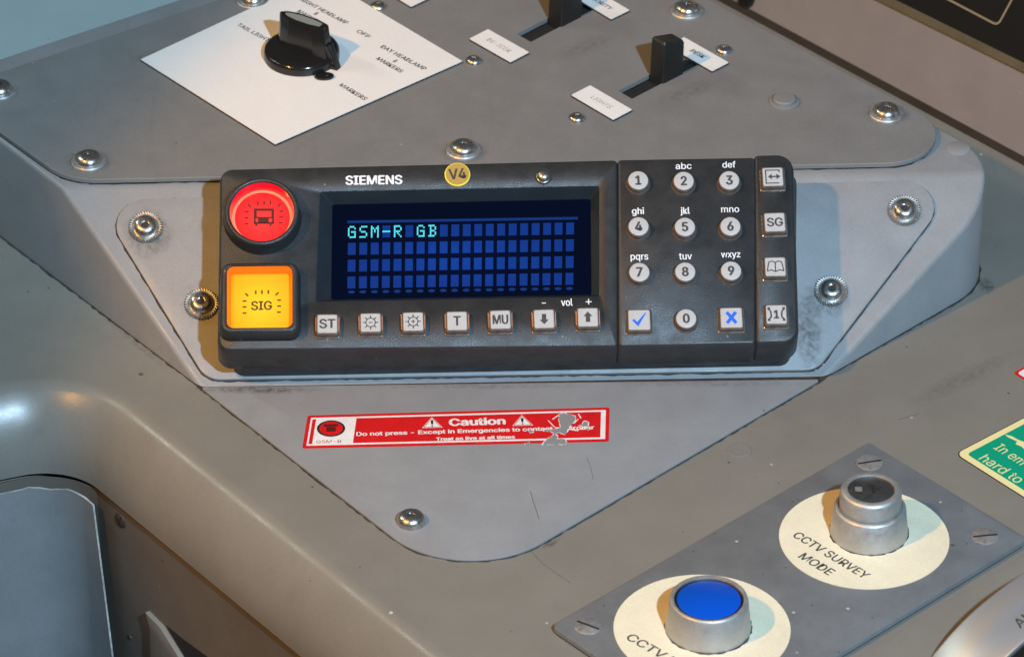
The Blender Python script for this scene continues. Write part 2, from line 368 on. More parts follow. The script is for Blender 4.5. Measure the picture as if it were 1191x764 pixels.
# fasteners (first one built as a mesh, the rest are copies)
_cache = {}
def fastener(kind, parent, loc, rot=0.0, name=None):
    x, y, z = loc
    name = name or {'hex': 'screw', 'small': 'rivet', 'knurl': 'knurled_screw', 'flat': 'slotted_screw'}[kind]
    if kind in _cache:
        src = _cache[kind]; o = inst(src[0], name, parent, loc, rot)
        for c in src[1:]:
            q = c.copy(); COL.objects.link(q); q.parent = o
        return o
    if kind == 'hex':
        mb = MB(); mb.lathe([(7, .2), (7, 1.6), (6.7, 2.9), (5.8, 4.2), (4.4, 5.0), (3.0, 5.3), (2.4, 5.3), (2.4, 3.6)], 40)
        o = build('screw', mb, M['steel'], parent)
        a = build('socket', MB().loft([z_(circ(2.35, 6), 3.62), z_(circ(2.35, 6), 3.7)]), M['socket'], o)
        mb = MB(); mb.lathe([(9.2, 0), (9.2, .8), (8.6, 1.4), (6.6, 1.5)], 48); w = build('washer', mb, M['zinc'], o)
        parts = [o, a, w]
    elif kind == 'small':
        mb = MB(); mb.lathe([(4.4, 0), (4.4, .4), (4.0, 1.4), (3.0, 2.2), (1.8, 2.5), (1.2, 2.5), (1.1, 2.1)], 32)
        o = build('rivet', mb, M['steel'], parent); parts = [o]
    elif kind == 'knurl':
        mb = MB(); n = 72
        def gear(r0, r1, z): return [Vector(((r0 if i % 2 else r1) * math.cos(math.pi * 2 * i / n), (r0 if i % 2 else r1) * math.sin(math.pi * 2 * i / n), z)) for i in range(n)]
        mb.loft([gear(8.3, 8.8, 0), gear(8.3, 8.8, 1.2), gear(7.3, 8.5, 2.0), gear(6.6, 6.9, 1.8)])
        o = build('knurled_screw', mb, M['knurl'], parent, angle=20)
        mb = MB(); mb.lathe([(6.2, 1), (6.2, 2.4), (5.8, 3.8), (4.6, 5.0), (3.2, 5.5), (2.3, 5.5), (2.3, 3.6)], 40); d = build('screw_head', mb, M['steel'], o)
        a = build('socket', MB().loft([z_(circ(2.25, 6), 3.62), z_(circ(2.25, 6), 3.7)]), M['socket'], o)
        parts = [o, d, a]
    else:
        mb = MB(); mb.use(M['zinc']).lathe([(6.6, -.2), (6.6, .25), (6.2, .5), (.01, .6)], 40)
        mb.use(M['socket']).prism([Vector((-6, -.6)), Vector((6, -.6)), Vector((6, .6)), Vector((-6, .6))], .3, .66)
        o = build('slotted_screw', mb, None, parent); parts = [o]
    o.location = Vector(loc) * MM; o.rotation_euler = (0, 0, rot); o.name = name
    _cache[kind] = parts
    return o

# ================================================================== desk (setting)
RB = 42.0                                          # bullnose radius
G = Plane((0, 0, -RB * MM), (1, 0, 0), (0, 0, 1))
g0, g1 = G.px(-260, 612), G.px(20, 554)
g2, g3 = G.px(122, 575), G.px(351, 764)
d0 = (g1 - g0).normalized(); d1 = (g3 - g2).normalized()
den = d0.x * d1.y - d0.y * d1.x; wv = g2 - g0
tt = (wv.x * d1.y - wv.y * d1.x) / den; corner = g0 + d0 * tt
far_end = corner + d1 * 520
def fillet_path(a, c, b, r, seg=14):
    u = (a - c).normalized(); v = (b - c).normalized(); half = math.acos(u.dot(v)) / 2
    t = r / math.tan(half); ce = c + (u + v).normalized() * (r / math.sin(half))
    s = c + u * t - ce; e = c + v * t - ce
    a0 = math.atan2(s.y, s.x); a1 = math.atan2(e.y, e.x); d = (a1 - a0 + math.pi) % (2 * math.pi) - math.pi
    return [a] + [Vector((ce.x + r * math.cos(a0 + d * k / seg), ce.y + r * math.sin(a0 + d * k / seg))) for k in range(seg + 1)] + [b]
path = fillet_path(corner - d0 * 420, corner, far_end, 36)
def inward(i):
    a = path[max(0, i - 1)]; b = path[min(len(path) - 1, i + 1)]
    if i == 0: b = path[1]; a = path[0]
    d = (b - a).normalized(); return Vector((-d.y, d.x))
nor = [inward(i) for i in range(len(path))]
def along(off, z): return [Vector((p.x + m.x * off, p.y + m.y * off, z)) for p, m in zip(path, nor)]
mb = MB(); rows = []
NA = 16
prof = []; A1 = R(42); r1 = 12.0; r2 = (RB - r1 * (1 - math.cos(A1))) / math.cos(A1)
for k in range(8): a = A1 * k / 8; prof.append((r1 * math.sin(a), -r1 * (1 - math.cos(a))))
for k in range(13): a = A1 + (math.pi / 2 - A1) * k / 12; prof.append((r1 * math.sin(A1) + r2 * (math.sin(a) - math.sin(A1)), -r1 * (1 - math.cos(A1)) - r2 * (math.cos(A1) - math.cos(a))))
EXT = prof[-1][0]
for q in prof: rows.append(along(EXT - q[0], q[1]))
rows.append(along(6, -RB - .5)); rows.append(along(6, -RB - 6))
vr = [[mb.b.verts.new(p * MM) for p in r] for r in rows]
for a, b in zip(vr, vr[1:]):
    for i in range(len(a) - 1): mb.face([a[i], b[i], b[i + 1], a[i + 1]])
e = vr[0]
far = [Vector(p) for p in ((900, -420, 0), (900, 900, 0), (-700, 900, 0))]
mb.face([*e, *[mb.b.verts.new(p * MM) for p in far]])
desk = structure(build('desk', mb, M['desk'], angle=50))

# front fascia under the bullnose (diagonal) and bent lower sheet (left)
mid = path[-1] * .5 + path[len(path) // 2 + 8] * .5
fz = -RB - 3
FP = Plane(Vector((path[-2].x, path[-2].y, 0)) * MM, Vector((d1.x, d1.y, 0)), Vector((d1.y, -d1.x, 0)))
fas = thing('fascia_panel', 'brownish vertical panel below the rounded desk edge, with a slotted screw', 'panel', FP)
q0 = FP.px(60, 520); q1 = FP.px(480, 900)
mb = MB(); mb.prism([Vector((-60, -190)), Vector((420, -190)), Vector((420, fz)), Vector((-60, fz))], -6, -1.5)
build('panel', mb, M['fascia'], fas)
def fpl(pts, h=0): return FP.pl(pts, h)
mb = MB(); mb.prism(fpl([(171, 711), (176, 730), (178, 800), (232, 800), (212, 766), (188, 728)]), -1.5, 1.2, .4)
build('bracket', mb, M['desk'], fas)
mb = MB(); mb.sheet(fpl([(190, 727), (213, 766), (228, 790), (275, 800), (241, 766), (208, 742)]), -1.3); build('cable_opening', mb, M['slot'], fas)
u, v = FP.px(137.5, 606); s = fastener('flat', fas, (u, v, -1.5), 1.1); s.scale = (.62, .62, 1.2); _cache.pop('flat'); s.data.materials[0] = M['brass']
mb = MB(); u, v = FP.px(148, 742); mb.lathe([(1.6, -1.6), (1.5, -1.2), (.8, -1.1)], 16, u, v); build('pin', mb, M['brass'], fas)

low = thing('lower_panel', 'bluish curved sheet metal panel with chipped top edge under the desk corner', 'panel', D)
zt = -RB - 5.5
mb = MB(); n_end = len(path) - 3
outer, inner = [], []
pts = along(-5, 0)[:n_end + 1]; pin = along(-3.9, 0)[:n_end + 1]
def edge_shift(z): return (zt - z) * .105
ptl = []
for zz in (zt, zt - 60, zt - 190):
    o_l, i_l = [], []
    for k, (a, b) in enumerate(zip(pts, pin)):
        jag = 0
        if zz == zt: jag = random.uniform(-.5, .3) + .8 * math.sin(k * .8)
        sh = 4.5 + edge_shift(zz) if k == n_end else 0
        o_l.append(Vector((a.x + d1.x * sh, a.y + d1.y * sh, zz + jag))); i_l.append(Vector((b.x + d1.x * sh, b.y + d1.y * sh, zz + jag)))
    ptl.append((o_l, i_l))
ro = [[mb.b.verts.new(p * MM) for p in r[0]] for r in ptl]; ri = [[mb.b.verts.new(p * MM) for p in r[1]] for r in ptl]
mb.use(M['lower'])
for A in (ro, ri):
    for a, b in zip(A, A[1:]):
        for i in range(len(a) - 1): mb.face([a[i], b[i], b[i + 1], a[i + 1]])
mb.use(M['chip'])
for i in range(len(ro[0]) - 1): mb.face([ro[0][i], ro[0][i + 1], ri[0][i + 1], ri[0][i]])
for k in range(2): mb.face([ro[k][-1], ro[k + 1][-1], ri[k + 1][-1], ri[k][-1]])
build('sheet', mb, None, low, angle=30)
mb = MB()                                          # fascia section behind the sheet, in the gap
bk = [along(1.5, fz), along(1.5, fz - 190)]
vb = [[mb.b.verts.new(p * MM) for p in r[:n_end + 1]] for r in bk]
for i in range(n_end): mb.face([vb[0][i], vb[1][i], vb[1][i + 1], vb[0][i + 1]])
build('back_sheet', mb, M['fascia'], low)

# ================================================================== console housing
h_l0, h_l1 = D.px(-60, 229), D.px(241, 457)
h_r1, h_r0 = D.px(948, 446), D.px(1143, 334)
bdir = (T.px(820, 0) - T.px(1058, 128)).normalized()
bq = T.w(*T.px(820, 0)) - T.w(*T.px(1058, 128)); bdir = Vector((bq.x, bq.y)).normalized()
kq = T.w(*T.px(250, 0)) - T.w(*T.px(0, 83)); kdir = Vector((kq.x, kq.y)).normalized()
left_c = h_l0 + (h_l0 - h_l1).normalized() * 14
bp = T0.w(*T0.px(1074, 138)); bp = Vector((bp.x, bp.y)) / MM; rd_ = (h_r0 - h_r1).normalized()
wv2 = bp - h_r1; cornr = h_r1 + rd_ * ((wv2.x * bdir.y - wv2.y * bdir.x) / (rd_.x * bdir.y - rd_.y * bdir.x))
foot = [h_l1, h_r1, cornr]
pf = cornr + bdir * 470
fc = left_c + kdir * 330
foot_poly = rpoly([h_l1, h_r1, cornr, pf, fc, left_c], [.5, .5, 43, 3, 3, 20], 12)
hs = thing('console_housing', 'grey wedge shaped housing on the desk carrying the radio and the switch plate', 'housing', D)
mb = MB(); mb.prism(foot_poly, -1, 160)
for pl in (P, T0):
    geom = mb.b.verts[:] + mb.b.edges[:] + mb.b.faces[:]
    r = bmesh.ops.bisect_plane(mb.b, geom=geom, plane_co=pl.o, plane_no=pl.n, clear_outer=True)
    ed = [x for x in r['geom_cut'] if isinstance(x, bmesh.types.BMEdge)]
    bmesh.ops.contextual_create(mb.b, geom=ed)
bmesh.ops.dissolve_degenerate(mb.b, dist=1e-5, edges=mb.b.edges[:])
bmesh.ops.recalc_face_normals(mb.b, faces=mb.b.faces[:])
bmesh.ops.bevel(mb.b, geom=[x for x in mb.b.edges if len(x.link_faces) == 2 and x.calc_face_angle() > R(20) and max(w.co.z for w in x.verts) > .004],
                offset=2.6 * MM, segments=4, profile=.5, affect='EDGES', clamp_overlap=True)
build('body', mb, M['housing'], hs, angle=40)
vpts = D.pl([(233, 450), (536, 686), (955, 441)], 1.2)
fl = rpoly(vpts, [1, 49, 1], 24)
build('flange', MB().prism(fl, 0, 1.4, .5), M['flange'], hs)
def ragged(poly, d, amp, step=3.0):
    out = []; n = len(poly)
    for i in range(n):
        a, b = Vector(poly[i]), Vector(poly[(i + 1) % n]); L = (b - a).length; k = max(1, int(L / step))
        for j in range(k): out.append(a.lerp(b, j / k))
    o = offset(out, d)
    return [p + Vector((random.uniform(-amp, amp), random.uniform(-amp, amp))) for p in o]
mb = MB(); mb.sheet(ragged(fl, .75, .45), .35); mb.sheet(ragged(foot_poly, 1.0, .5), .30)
build('seam_dirt_shade', mb, M['seam_dark'], hs, recalc=False)  # dark strips paint shade and dirt along the foot seams
mpl_ = rpoly(P.pl([(112, 234.5), (1119, 210.5), (950, 432), (240, 443.5)]), [15, 15, 13, 13], 10)
mpt = thing('mounting_plate', 'flat grey mounting plate with rounded corners behind the radio', 'plate', P)
build('plate', MB().prism(mpl_, .5, MPZ, .7), M['housing'], mpt)
build('edge_dirt_shade', MB().sheet(ragged(mpl_, .55, .35), .12), M['seam_dark'], mpt, recalc=False)  # dark outline paints shade and dirt around the plate edge
for i, (x, y) in enumerate(((169, 263), (234, 352), (1052, 243.5), (967, 337))):
    u, v = P.px(x, y, MPZ + 2.5); fastener('knurl', mpt, (u, v, MPZ), i * .7)
u, v = D.px(478, 602, 4); hs_s = fastener('hex', hs, (u, v, 1.4), .3)
for c in list(hs_s.children):
    if c.name.startswith('washer'): bpy.data.objects.remove(c)
_cache.pop('hex')
u, v = T0.px(1114, 173); w_ = T0.w(u, v)
mb = MB(); mb.lathe([(6.5, 0), (6.5, .3), (6.0, .55), (.01, .6)], 40)
pg = build('hole_plug', mb, M['housing'], hs); pg.matrix_local = T0.mat(u, v, 0)
u, v = D.px(860, 523.5)
pd = build('hole_plug', MB().lathe([(6.2, 0), (6.2, .25), (5.6, .4), (4.8, .25), (.01, .3)], 40), M['plug'], desk); pd.location = Vector((u, v, 0)) * MM

# scuffs on the flange and the desk
def scuff(parent, plane, pts, w, h, m=None):
    mb = MB()
    for a, b in zip(pts, pts[1:]): mb.seg(plane.px(*a), plane.px(*b), w, h, .03)
    o = build('scuff_mark', mb, m or M['scuff'], parent, recalc=True)
    if parent is desk: pass
    return o
scuff(hs, D, [(617, 574), (620, 585), (627, 606)], .35, 1.42)
scuff(hs, D, [(682, 534), (687, 546), (690, 560)], .22, 1.42)
scuff(desk, D, [(613, 636), (632, 656), (664, 678)], .3, .05)
scuff(desk, D, [(1045, 488), (1069, 481)], .35, .05)
scuff(hs, P, [(1131, 208), (1141, 214)], .5, .15)

def film(parent, plane, x, y, rx, ry, z, m, rot=0):
    c = plane.px(x, y, z); o = build('grime', MB().sheet(circ(rx, 32, 0, 0, ry), 0), M[m], parent, recalc=False)
    o.location = Vector((c.x, c.y, z)) * MM; o.rotation_euler = (0, 0, rot); return o
film(mpt, P, 172, 272, 14, 15, MPZ + .03, 'grime'); film(mpt, P, 232, 355, 13, 14, MPZ + .04, 'rub'); film(mpt, P, 1052, 246, 13, 12, MPZ + .03, 'rub')
film(mpt, P, 962, 348, 13, 12, MPZ + .03, 'grime'); film(mpt, P, 940, 385, 8, 26, MPZ + .06, 'grime')
film(hs, D, 300, 453, 36, 4, 1.46, 'grime'); film(hs, D, 560, 449, 70, 3, 1.47, 'rub'); film(hs, D, 830, 446, 60, 3.5, 1.48, 'rub')
film(desk, D, 1147, 332, 5, 9, .4, 'grime'); film(desk, D, 640, 632, 6, 2.5, .38, 'grime', .75); film(desk, D, 160, 400, 40, 3, .38, 'rub', -.93)
film(desk, D, 1120, 440, 40, 8, .36, 'rub', .7)
# caution sticker on the flange
SP = Plane(D.w(0, 0, 1.45), D.w(*D.px(709, 473.5)) - D.w(*D.px(358, 483.5)), (0, 0, 1))
quad = SP.pl([(351.5, 521.5), (708, 513.5), (709, 473.8), (358, 483.3)])
ca = thing('caution_sticker', 'worn red caution sticker with white lettering, torn at its right end', 'sticker', SP)
rq = rpoly(quad, 1.2, 4)
def lerpq(s, t):
    a, b, c, d = quad; lo = a.lerp(b, s); hi = d.lerp(c, s); return lo.lerp(hi, t)
def qrect(s0, s1, t0, t1): return [lerpq(s0, t0), lerpq(s1, t0), lerpq(s1, t1), lerpq(s0, t1)]
build('backing', MB().prism(rq, 0, .12), M['red'], ca)
mb = MB()
for a in (qrect(.012, .988, .075, .125), qrect(.012, .988, .875, .925), qrect(.012, .018, .125, .875), qrect(.972, .988, .125, .875)): mb.sheet(a, .16)
mb.sheet(qrect(.030, .163, .120, .880), .17)
build('white_border', mb, M['sticker_white'], ca, recalc=False)
mb = MB(); c = SP.px(385, 498.5); mb.sheet(circ(7.1, 40, c.x, c.y), .2); build('symbol_ring', mb, M['label_core'], ca, recalc=False)
mb = MB(); mb.sheet(circ(5.9, 40, c.x, c.y), .23); build('symbol_disc', mb, M['red'], ca, recalc=False)
mb = MB(); mb.prism(rrect(4.8, 4.0, .6, 3, c.x, c.y - .8), .24, .27); mb.prism(rrect(7.4, 2.2, .9, 3, c.x, c.y + 2.6), .24, .27)
build('symbol', mb, M['symbol_dark'], ca)
mb = MB(); c2 = SP.px(382.5, 513.6); add_text(mb, 'GSM-R', c2.x, c2.y, 12.5, 2.6, 0, .22); build('small_lettering', mb, M['print_red'], ca, recalc=False)
for (x, y, w, h, s, b) in ((555, 490.5, 28.5, 6.6, 'Caution', .03), (553, 501.6, 119, 4.4, 'Do not press - Except in Emergencies to contact controller', .02), (553, 509.5, 39.5, 3.0, 'Treat as live at all times', .03)):
    mb = MB(); c = SP.px(x, y); add_text(mb, s, c.x, c.y, w, h, 0, .2, b); build('lettering', mb, M['sticker_white'], ca, recalc=False)
for (x, y) in ((502.6, 492.3), (607.5, 489.8)):
    c = SP.px(x, y); mb = MB(); mb.sheet([c + Vector((-5.2, -4)), c + Vector((5.2, -4)), c + Vector((0, 5.2))], .2)
    o = build('warning_triangle', mb, M['sticker_white'], ca, recalc=False)
    mb = MB(); mb.prism([c + Vector((-.45, -1.2)), c + Vector((.45, -1.2)), c + Vector((.7, 2.4)), c + Vector((-.7, 2.4))], .22, .24); mb.prism(circ(.55, 10, c.x, c.y - 2.4), .22, .24)
    build('exclamation_mark', mb, M['label_core'], o)
    mb = MB()
    for a, b in (((-4.4, -3.5), (4.4, -3.5)), ((4.4, -3.5), (0, 4.3)), ((0, 4.3), (-4.4, -3.5))): mb.seg(c + Vector(a), c + Vector(b), .35, .21, .02)
    build('outline', mb, M['print_red'], o)
mb = MB()
T7 = lambda pts: [SP.px(540 + x / 5.955, 460 + y / 5.955) for x, y in pts]
for poly in ([(655, 130), (690, 122), (735, 132), (775, 148), (770, 175), (740, 205), (720, 240), (700, 275), (665, 262), (630, 268), (590, 250), (550, 248), (555, 238), (620, 236), (665, 220), (655, 180)],
             [(795, 208), (815, 200), (830, 178), (860, 185), (858, 210), (830, 222)],
             [(600, 285), (625, 268), (650, 280), (640, 300), (690, 302), (715, 326), (700, 342), (540, 342), (560, 312)],
             [(420, 330), (450, 326), (460, 342), (420, 344)], [(445, 248), (470, 240), (478, 256), (455, 264)]):
    q = T7(poly); mb.use(M['flange']).sheet(ragged(q, -.15, .28, 1.0), .3); mb.use(M['sticker_white']).sheet(ragged(q, .12, .40, .8), .26)
build('torn_patch', mb, None, ca, recalc=False)
mb = MB()
for a, b, w in (((580, 175), (630, 225), .5), ((610, 168), (650, 140), .6), ((790, 130), (808, 160), .7), ((760, 195), (790, 165), .5), ((735, 235), (790, 245), 1.1), ((800, 235), (880, 232), .8), ((835, 215), (862, 240), 1.2)):
    q = T7([a, b]); mb.seg(q[0], q[1], w, .29, .03)
build('white_scratch', mb, M['sticker_white'], ca)

# ================================================================== switch plate on top
sp = thing('switch_plate', 'dark grey sheet plate with domed screws on top of the housing', 'plate', T0)
tpoly = rpoly(T0.pl([(-66, 106), (78, 209.5), (1176, 187), (606, -116)], TZ), [12, 34, 29, 10], 14)
def lever_slot(dx, dy, h=0):
    a = T.px(719 + dx, 106 + dy); b = T.px(736.5 + dx, 114.6 + dy); e = T.px(787 + dx, 71 + dy)
    sdir = (e - a).normalized(); wdir = Vector((sdir.y, -sdir.x)); wd_ = (b - a).dot(wdir); L = (e - a).length + 7
    return a, sdir, wdir, wd_, [a, a + wdir * wd_, a + wdir * wd_ + sdir * L, a + sdir * L]
mb = MB(); mb.prism(tpoly, 1.2, TZ, .5); sheet = build('sheet', mb, M['top'], sp)
for dd in ((0, 0), (-118, -66)):
    ct = build('cutter', MB().prism(rpoly(lever_slot(*dd)[4], .6, 3), -3, 6), M['top'], sp)
    bo = sheet.modifiers.new('cut', 'BOOLEAN'); bo.operation = 'DIFFERENCE'; bo.object = ct; bo.solver = 'EXACT'
    bpy.context.view_layer.update()
    me = bpy.data.meshes.new_from_object(sheet.evaluated_get(bpy.context.evaluated_depsgraph_get()))
    me.polygons.foreach_set('use_smooth', [False] * len(me.polygons)); sheet.modifiers.remove(bo); sheet.data = me; bpy.data.objects.remove(ct)
mb = MB(); mb.sheet(ragged(tpoly, -.5, .5, 4), .15); build('edge_dirt_shade', mb, M['seam_dark'], sp, recalc=False)  # dark underlay paints the gap shade under the plate lip
for i, (x, y) in enumerate(((103, 184), (539, 171), (-1, 102), (1031, 128.5), (799, 9), (294, -3))):
    u, v = T0.px(x, y, TZ + 2.5); fastener('hex', sp, (u, v, TZ), i * .5)
for i, (x, y) in enumerate(((551, 69), (671, 135.5), (842, 56.5), (440, 6))):
    u, v = T0.px(x, y, TZ + 1.5); fastener('small', sp, (u, v, TZ), i)
u, v = T0.px(912, 118, TZ + .5)
mb = MB(); mb.lathe([(8.2, TZ), (8.2, TZ + .7), (7.4, TZ + 1.2), (6.2, TZ + 1.2), (6.1, TZ + 2.4), (5.4, TZ + 3), (.01, TZ + 3.2)], 48, u, v); build('painted_boss', mb, M['top'], sp)

for x, y, rx, ry in ((800, 108, 20, 9), (680, 55, 22, 9), (170, 66, 12, 5)): film(sp, T0, x, y, rx, ry, TZ + .03, 'rub', .6)
for x, y in ((103, 188), (539, 176), (1031, 132)): film(sp, T0, x, y, 14, 12, TZ + .04, 'grime')
# rotary headlamp switch on its white legend plate
lc = T.pl([(163.4, 70), (320, 168.5), (538, 72), (372, -26.7)], 1.0)
ctr = sum(lc, Vector((0, 0))) / 4
ROT = T.ang((163.4, 70), (320, 168.5))
rs = thing('rotary_switch', 'black rotary knob with pointer on a white legend plate of headlamp positions', 'switch', T)
mb = MB(); mb.use(M['label_core']).prism(lc, 0, .9); mb.use(M['white']).prism(offset(lc if area(lc) > 0 else lc[::-1], -.15), .9, 1.4); build('legend_plate', mb, None, rs)
mb = MB()
def ltext(mb, s, a, b, h, plane, hz, bold=.0, shear=0):
    p, q = plane.px(*a, hz), plane.px(*b, hz); c = (p + q) / 2
    add_text(mb, s, c.x, c.y, (q - p).length, h, math.atan2((q - p).y, (q - p).x), hz + .06, bold, shear)
for s, a, b in (('MARKERS', (396, 98.5), (426, 116)), ('DAY HEADLAMP', (444, 54), (495, 81)), ('&', (458.5, 70.5), (461.5, 72.3)), ('MARKERS', (439, 68), (468, 84)), ('OFF', (416, 36), (430, 44)),
                ('NIGHT HEADLAMP', (350, -1), (404, 27.5)), ('&', (366.5, 15.5), (369.5, 17.3)), ('MARKERS', (347, 13), (376, 29)), ('TAIL LIGHTS', (277, 28.5), (317, 50))):
    mb = MB(); ltext(mb, s, a, b, 3.2, T, 1.4, .02); build('lettering', mb, M['dark_print'], rs, recalc=False)
kc = T.px(351, 65.5, 1.5)
mb = MB(); mb.lathe([(20.3, 1.45), (20.3, 5.2), (19.6, 6.6), (18.4, 7.2), (12, 7.6), (.01, 7.7)], 64, kc.x, kc.y); build('knob_base', mb, M['gloss_black'], rs, angle=50)
ka = T.ang((326, 17), (373, 33), 24)
du = Vector((math.cos(ka), math.sin(ka))); dv = Vector((-du.y, du.x))
def kp(pts): return [kc + du * a + dv * b for a, b in pts]
def barring(l0, l1, w, z):
    base = [(l0, 0), (l0 + 3, -w * .62), (l0 + 9, -w), (l1 - 7, -w), (l1, -w * .62), (l1, w * .62), (l1 - 7, w), (l0 + 9, w), (l0 + 3, w * .62)]
    return z_(rpoly(kp(base), .6, 3), z)
mb = MB(); mb.loft([barring(-15.5, 18.2, 5.8, 6.8), barring(-14.8, 17.6, 5.0, 10), barring(-13.6, 16.2, 4.3, 24.5), barring(-13.2, 15.8, 3.9, 25.2)]); build('grip', mb, M['gloss_black'], rs, angle=45)
mb = MB(); mb.loft([barring(-10.5, 13.0, 2.6, 25.22), barring(-10.5, 13.0, 2.6, 25.35)]); build('grip_inlay', mb, M['inlay'], rs)
mb = MB(); mb.loft([z_(rpoly(kp([(17, -3.2), (24, -2.2), (24, 2.2), (17, 3.2)]), .8, 4), 1.5), z_(rpoly(kp([(17, -3.2), (21.5, -2.2), (21.5, 2.2), (17, 3.2)]), .8, 4), 9), z_(rpoly(kp([(16, -3), (18.6, -2.4), (18.6, 2.4), (16, 3)]), .8, 4), 15)]); build('pointer', mb, M['gloss_black'], rs)
pf_ = T.px(377, 90, 1.5)
mb = MB(); mb.loft([z_(circ(5.2, 28, pf_.x, pf_.y, 3.4), 1.45), z_(circ(5.2, 28, pf_.x, pf_.y, 3.4), 2.6), z_(circ(4.4, 28, pf_.x, pf_.y, 2.7), 2.9)]); build('pointer_tip', mb, M['gloss_black'], rs)

# two lever switches in slots
def lever(dx, dy, label):
    a, sdir, wdir, wd_, slot = lever_slot(dx, dy)
    c = T.px(775.2 + dx, 87.6 + dy); hl = (T.px(795 + dx, 86.4 + dy) - T.px(771.9 + dx, 96.9 + dy)).length / 2
    t = thing('lever_switch', label, 'switch', T, group='black lever switches in slots')
    mb = MB(); mb.sheet(offset(slot, .5), -3.2); build('slot', mb, M['slot'], t, recalc=False)
    def ring(l, w, z, sh=0): return z_(rpoly([c + sdir * (sh - l) - wdir * w, c + sdir * (sh + l) - wdir * w, c + sdir * (sh + l) + wdir * w, c + sdir * (sh - l) + wdir * w], .9, 4), z)
    w2 = wd_ / 2 * 1.02
    hl *= 1.12; w2 *= .94
    rg = [ring(hl, w2, -3.1), ring(hl, w2, 4), ring(hl * .97, w2 * .97, 22.4, .6), ring(hl * .88, w2 * .86, 23.8, .7)]
    for r_ in rg[2:]:                              # the tip slopes down along the slot
        for p in r_: p.z -= 2.4 * ((Vector((p.x, p.y)) - c).dot(sdir) / hl + .3)
    mb = MB(); mb.loft(rg); build('lever', mb, M['lever'], t, angle=30)
    return t
lever(0, 0, 'black lever switch in a slot between the LIGHTS and DESK labels')
lever(-118, -66, 'black lever switch at the top edge beside the DE-ICER label')

# white engraved labels
def wlabel(cs, s, pm, label, bold=.0):
    q = T.pl(cs, .9); c = sum(q, Vector((0, 0))) / 4
    rot = math.atan2((q[2] - q[1]).y, (q[2] - q[1]).x)
    t = thing('switch_label', label, 'label', T, c.x, c.y, 0, rot, group='white engraved switch labels')
    w = (q[2] - q[1]).length; h = (q[1] - q[0]).length
    mb = MB(); mb.use(M['label_core']).prism(rrect(w, h, .4, 3), 0, 1.0); mb.use(M['white']).prism(rrect(w - .2, h - .2, .4, 3), 1.0, 1.4); build('tile', mb, None, t)
    if s:
        mb = MB(); add_text(mb, s, 0, 0, None if len(s) < 9 else w * .8, 3.0, 0, 1.46, bold, .15); build('lettering', mb, pm, t, recalc=False)
    return t
wlabel([(664.5, 112.3), (686, 100.5), (735, 129), (713.7, 138.8)], 'LIGHTS', M['grey_print'], 'white label with worn LIGHTS lettering in front of the right lever')
wlabel([(546.5, 47), (567, 35), (615, 62), (594, 72.5)], 'DE-ICER', M['grey_print'], 'white label with faded DE-ICER lettering')
wlabel([(776, 54), (796, 44.5), (848, 74), (828, 83.5)], 'DESK', M['black_print'], 'white label reading DESK, partly behind the right lever', .02)
wlabel([(663, -5), (684, -15.5), (732, 13), (711.3, 23.3)], 'PRIORITY', M['black_print'], 'white label with dark lettering ending in RITY behind the rear lever', .015)
wlabel([(431, -19), (451, -30), (499, -1.5), (479, 8.5)], None, None, 'white label corner cut off by the top edge of the photo')

# ================================================================== cab radio
HF = 35.0
rd = thing('cab_radio', 'dark grey train cab radio with blue display, keypad and two lit buttons', 'radio', PT, 0, 0, 0)
RX = PT.ang((380, 376), (901, 365.5), HF)          # slight turn of the unit in its plate
def rp_(x, y, h=HF): return PT.px(x, y, h)
base = rpoly([rp_(272, 438, 0), rp_(919, 425.5, 0), rp_(921, 215, 0), rp_(266, 226, 0)], 6, 8)
build('base', MB().loft([z_(base, .1), z_(base, 9), z_(offset(base, 1.5), 14)]), M['radio_dark'], rd)
def module(px4, rad, hole=None, name='casing'):
    q = rpoly([rp_(*p) for p in px4], rad, 8)
    rings = [z_(offset(q, .8), 11), z_(offset(q, 2.2), 13.5), z_(offset(q, 1.7), HF - 4), z_(offset(q, 1.2), HF - 1.5), z_(offset(q, .7), HF - .5), z_(offset(q, 0), HF)]
    mb = MB()
    if hole:
        hq = rpoly([rp_(*p) for p in hole], 1.4, 8); rings.append(z_(offset(hq, .5), HF)); rings.append(z_(hq, HF - .4)); mb.loft(rings, True, False)
    else: mb.loft(rings)
    return build(name, mb, M['radio'], rd, angle=45)
win = [(367.5, 350.5), (697, 344.5), (697, 216.3), (372.5, 223)]
module([(256.5, 405), (716.3, 400.5), (715.5, 188), (259.5, 199)], [5, 1.2, 1.2, 5], win, 'display_casing')
module([(721.5, 400.5), (876.5, 397.5), (876.3, 185), (721, 187.7)], [1.2, 1.2, 1.2, 1.2], None, 'keypad_casing')
module([(881.5, 396.5), (926, 395.3), (919.5, 181.5), (880.2, 182.5)], [1.2, 7, 7, 1.2], None, 'side_key_casing')
mb = MB(); gq = [rp_(714, 397, HF), rp_(884, 393, HF), rp_(883, 190, HF), rp_(713, 193, HF)]; mb.prism(gq, 12, HF - 2.5); build('joint_strip', mb, M['radio_dark'], rd)
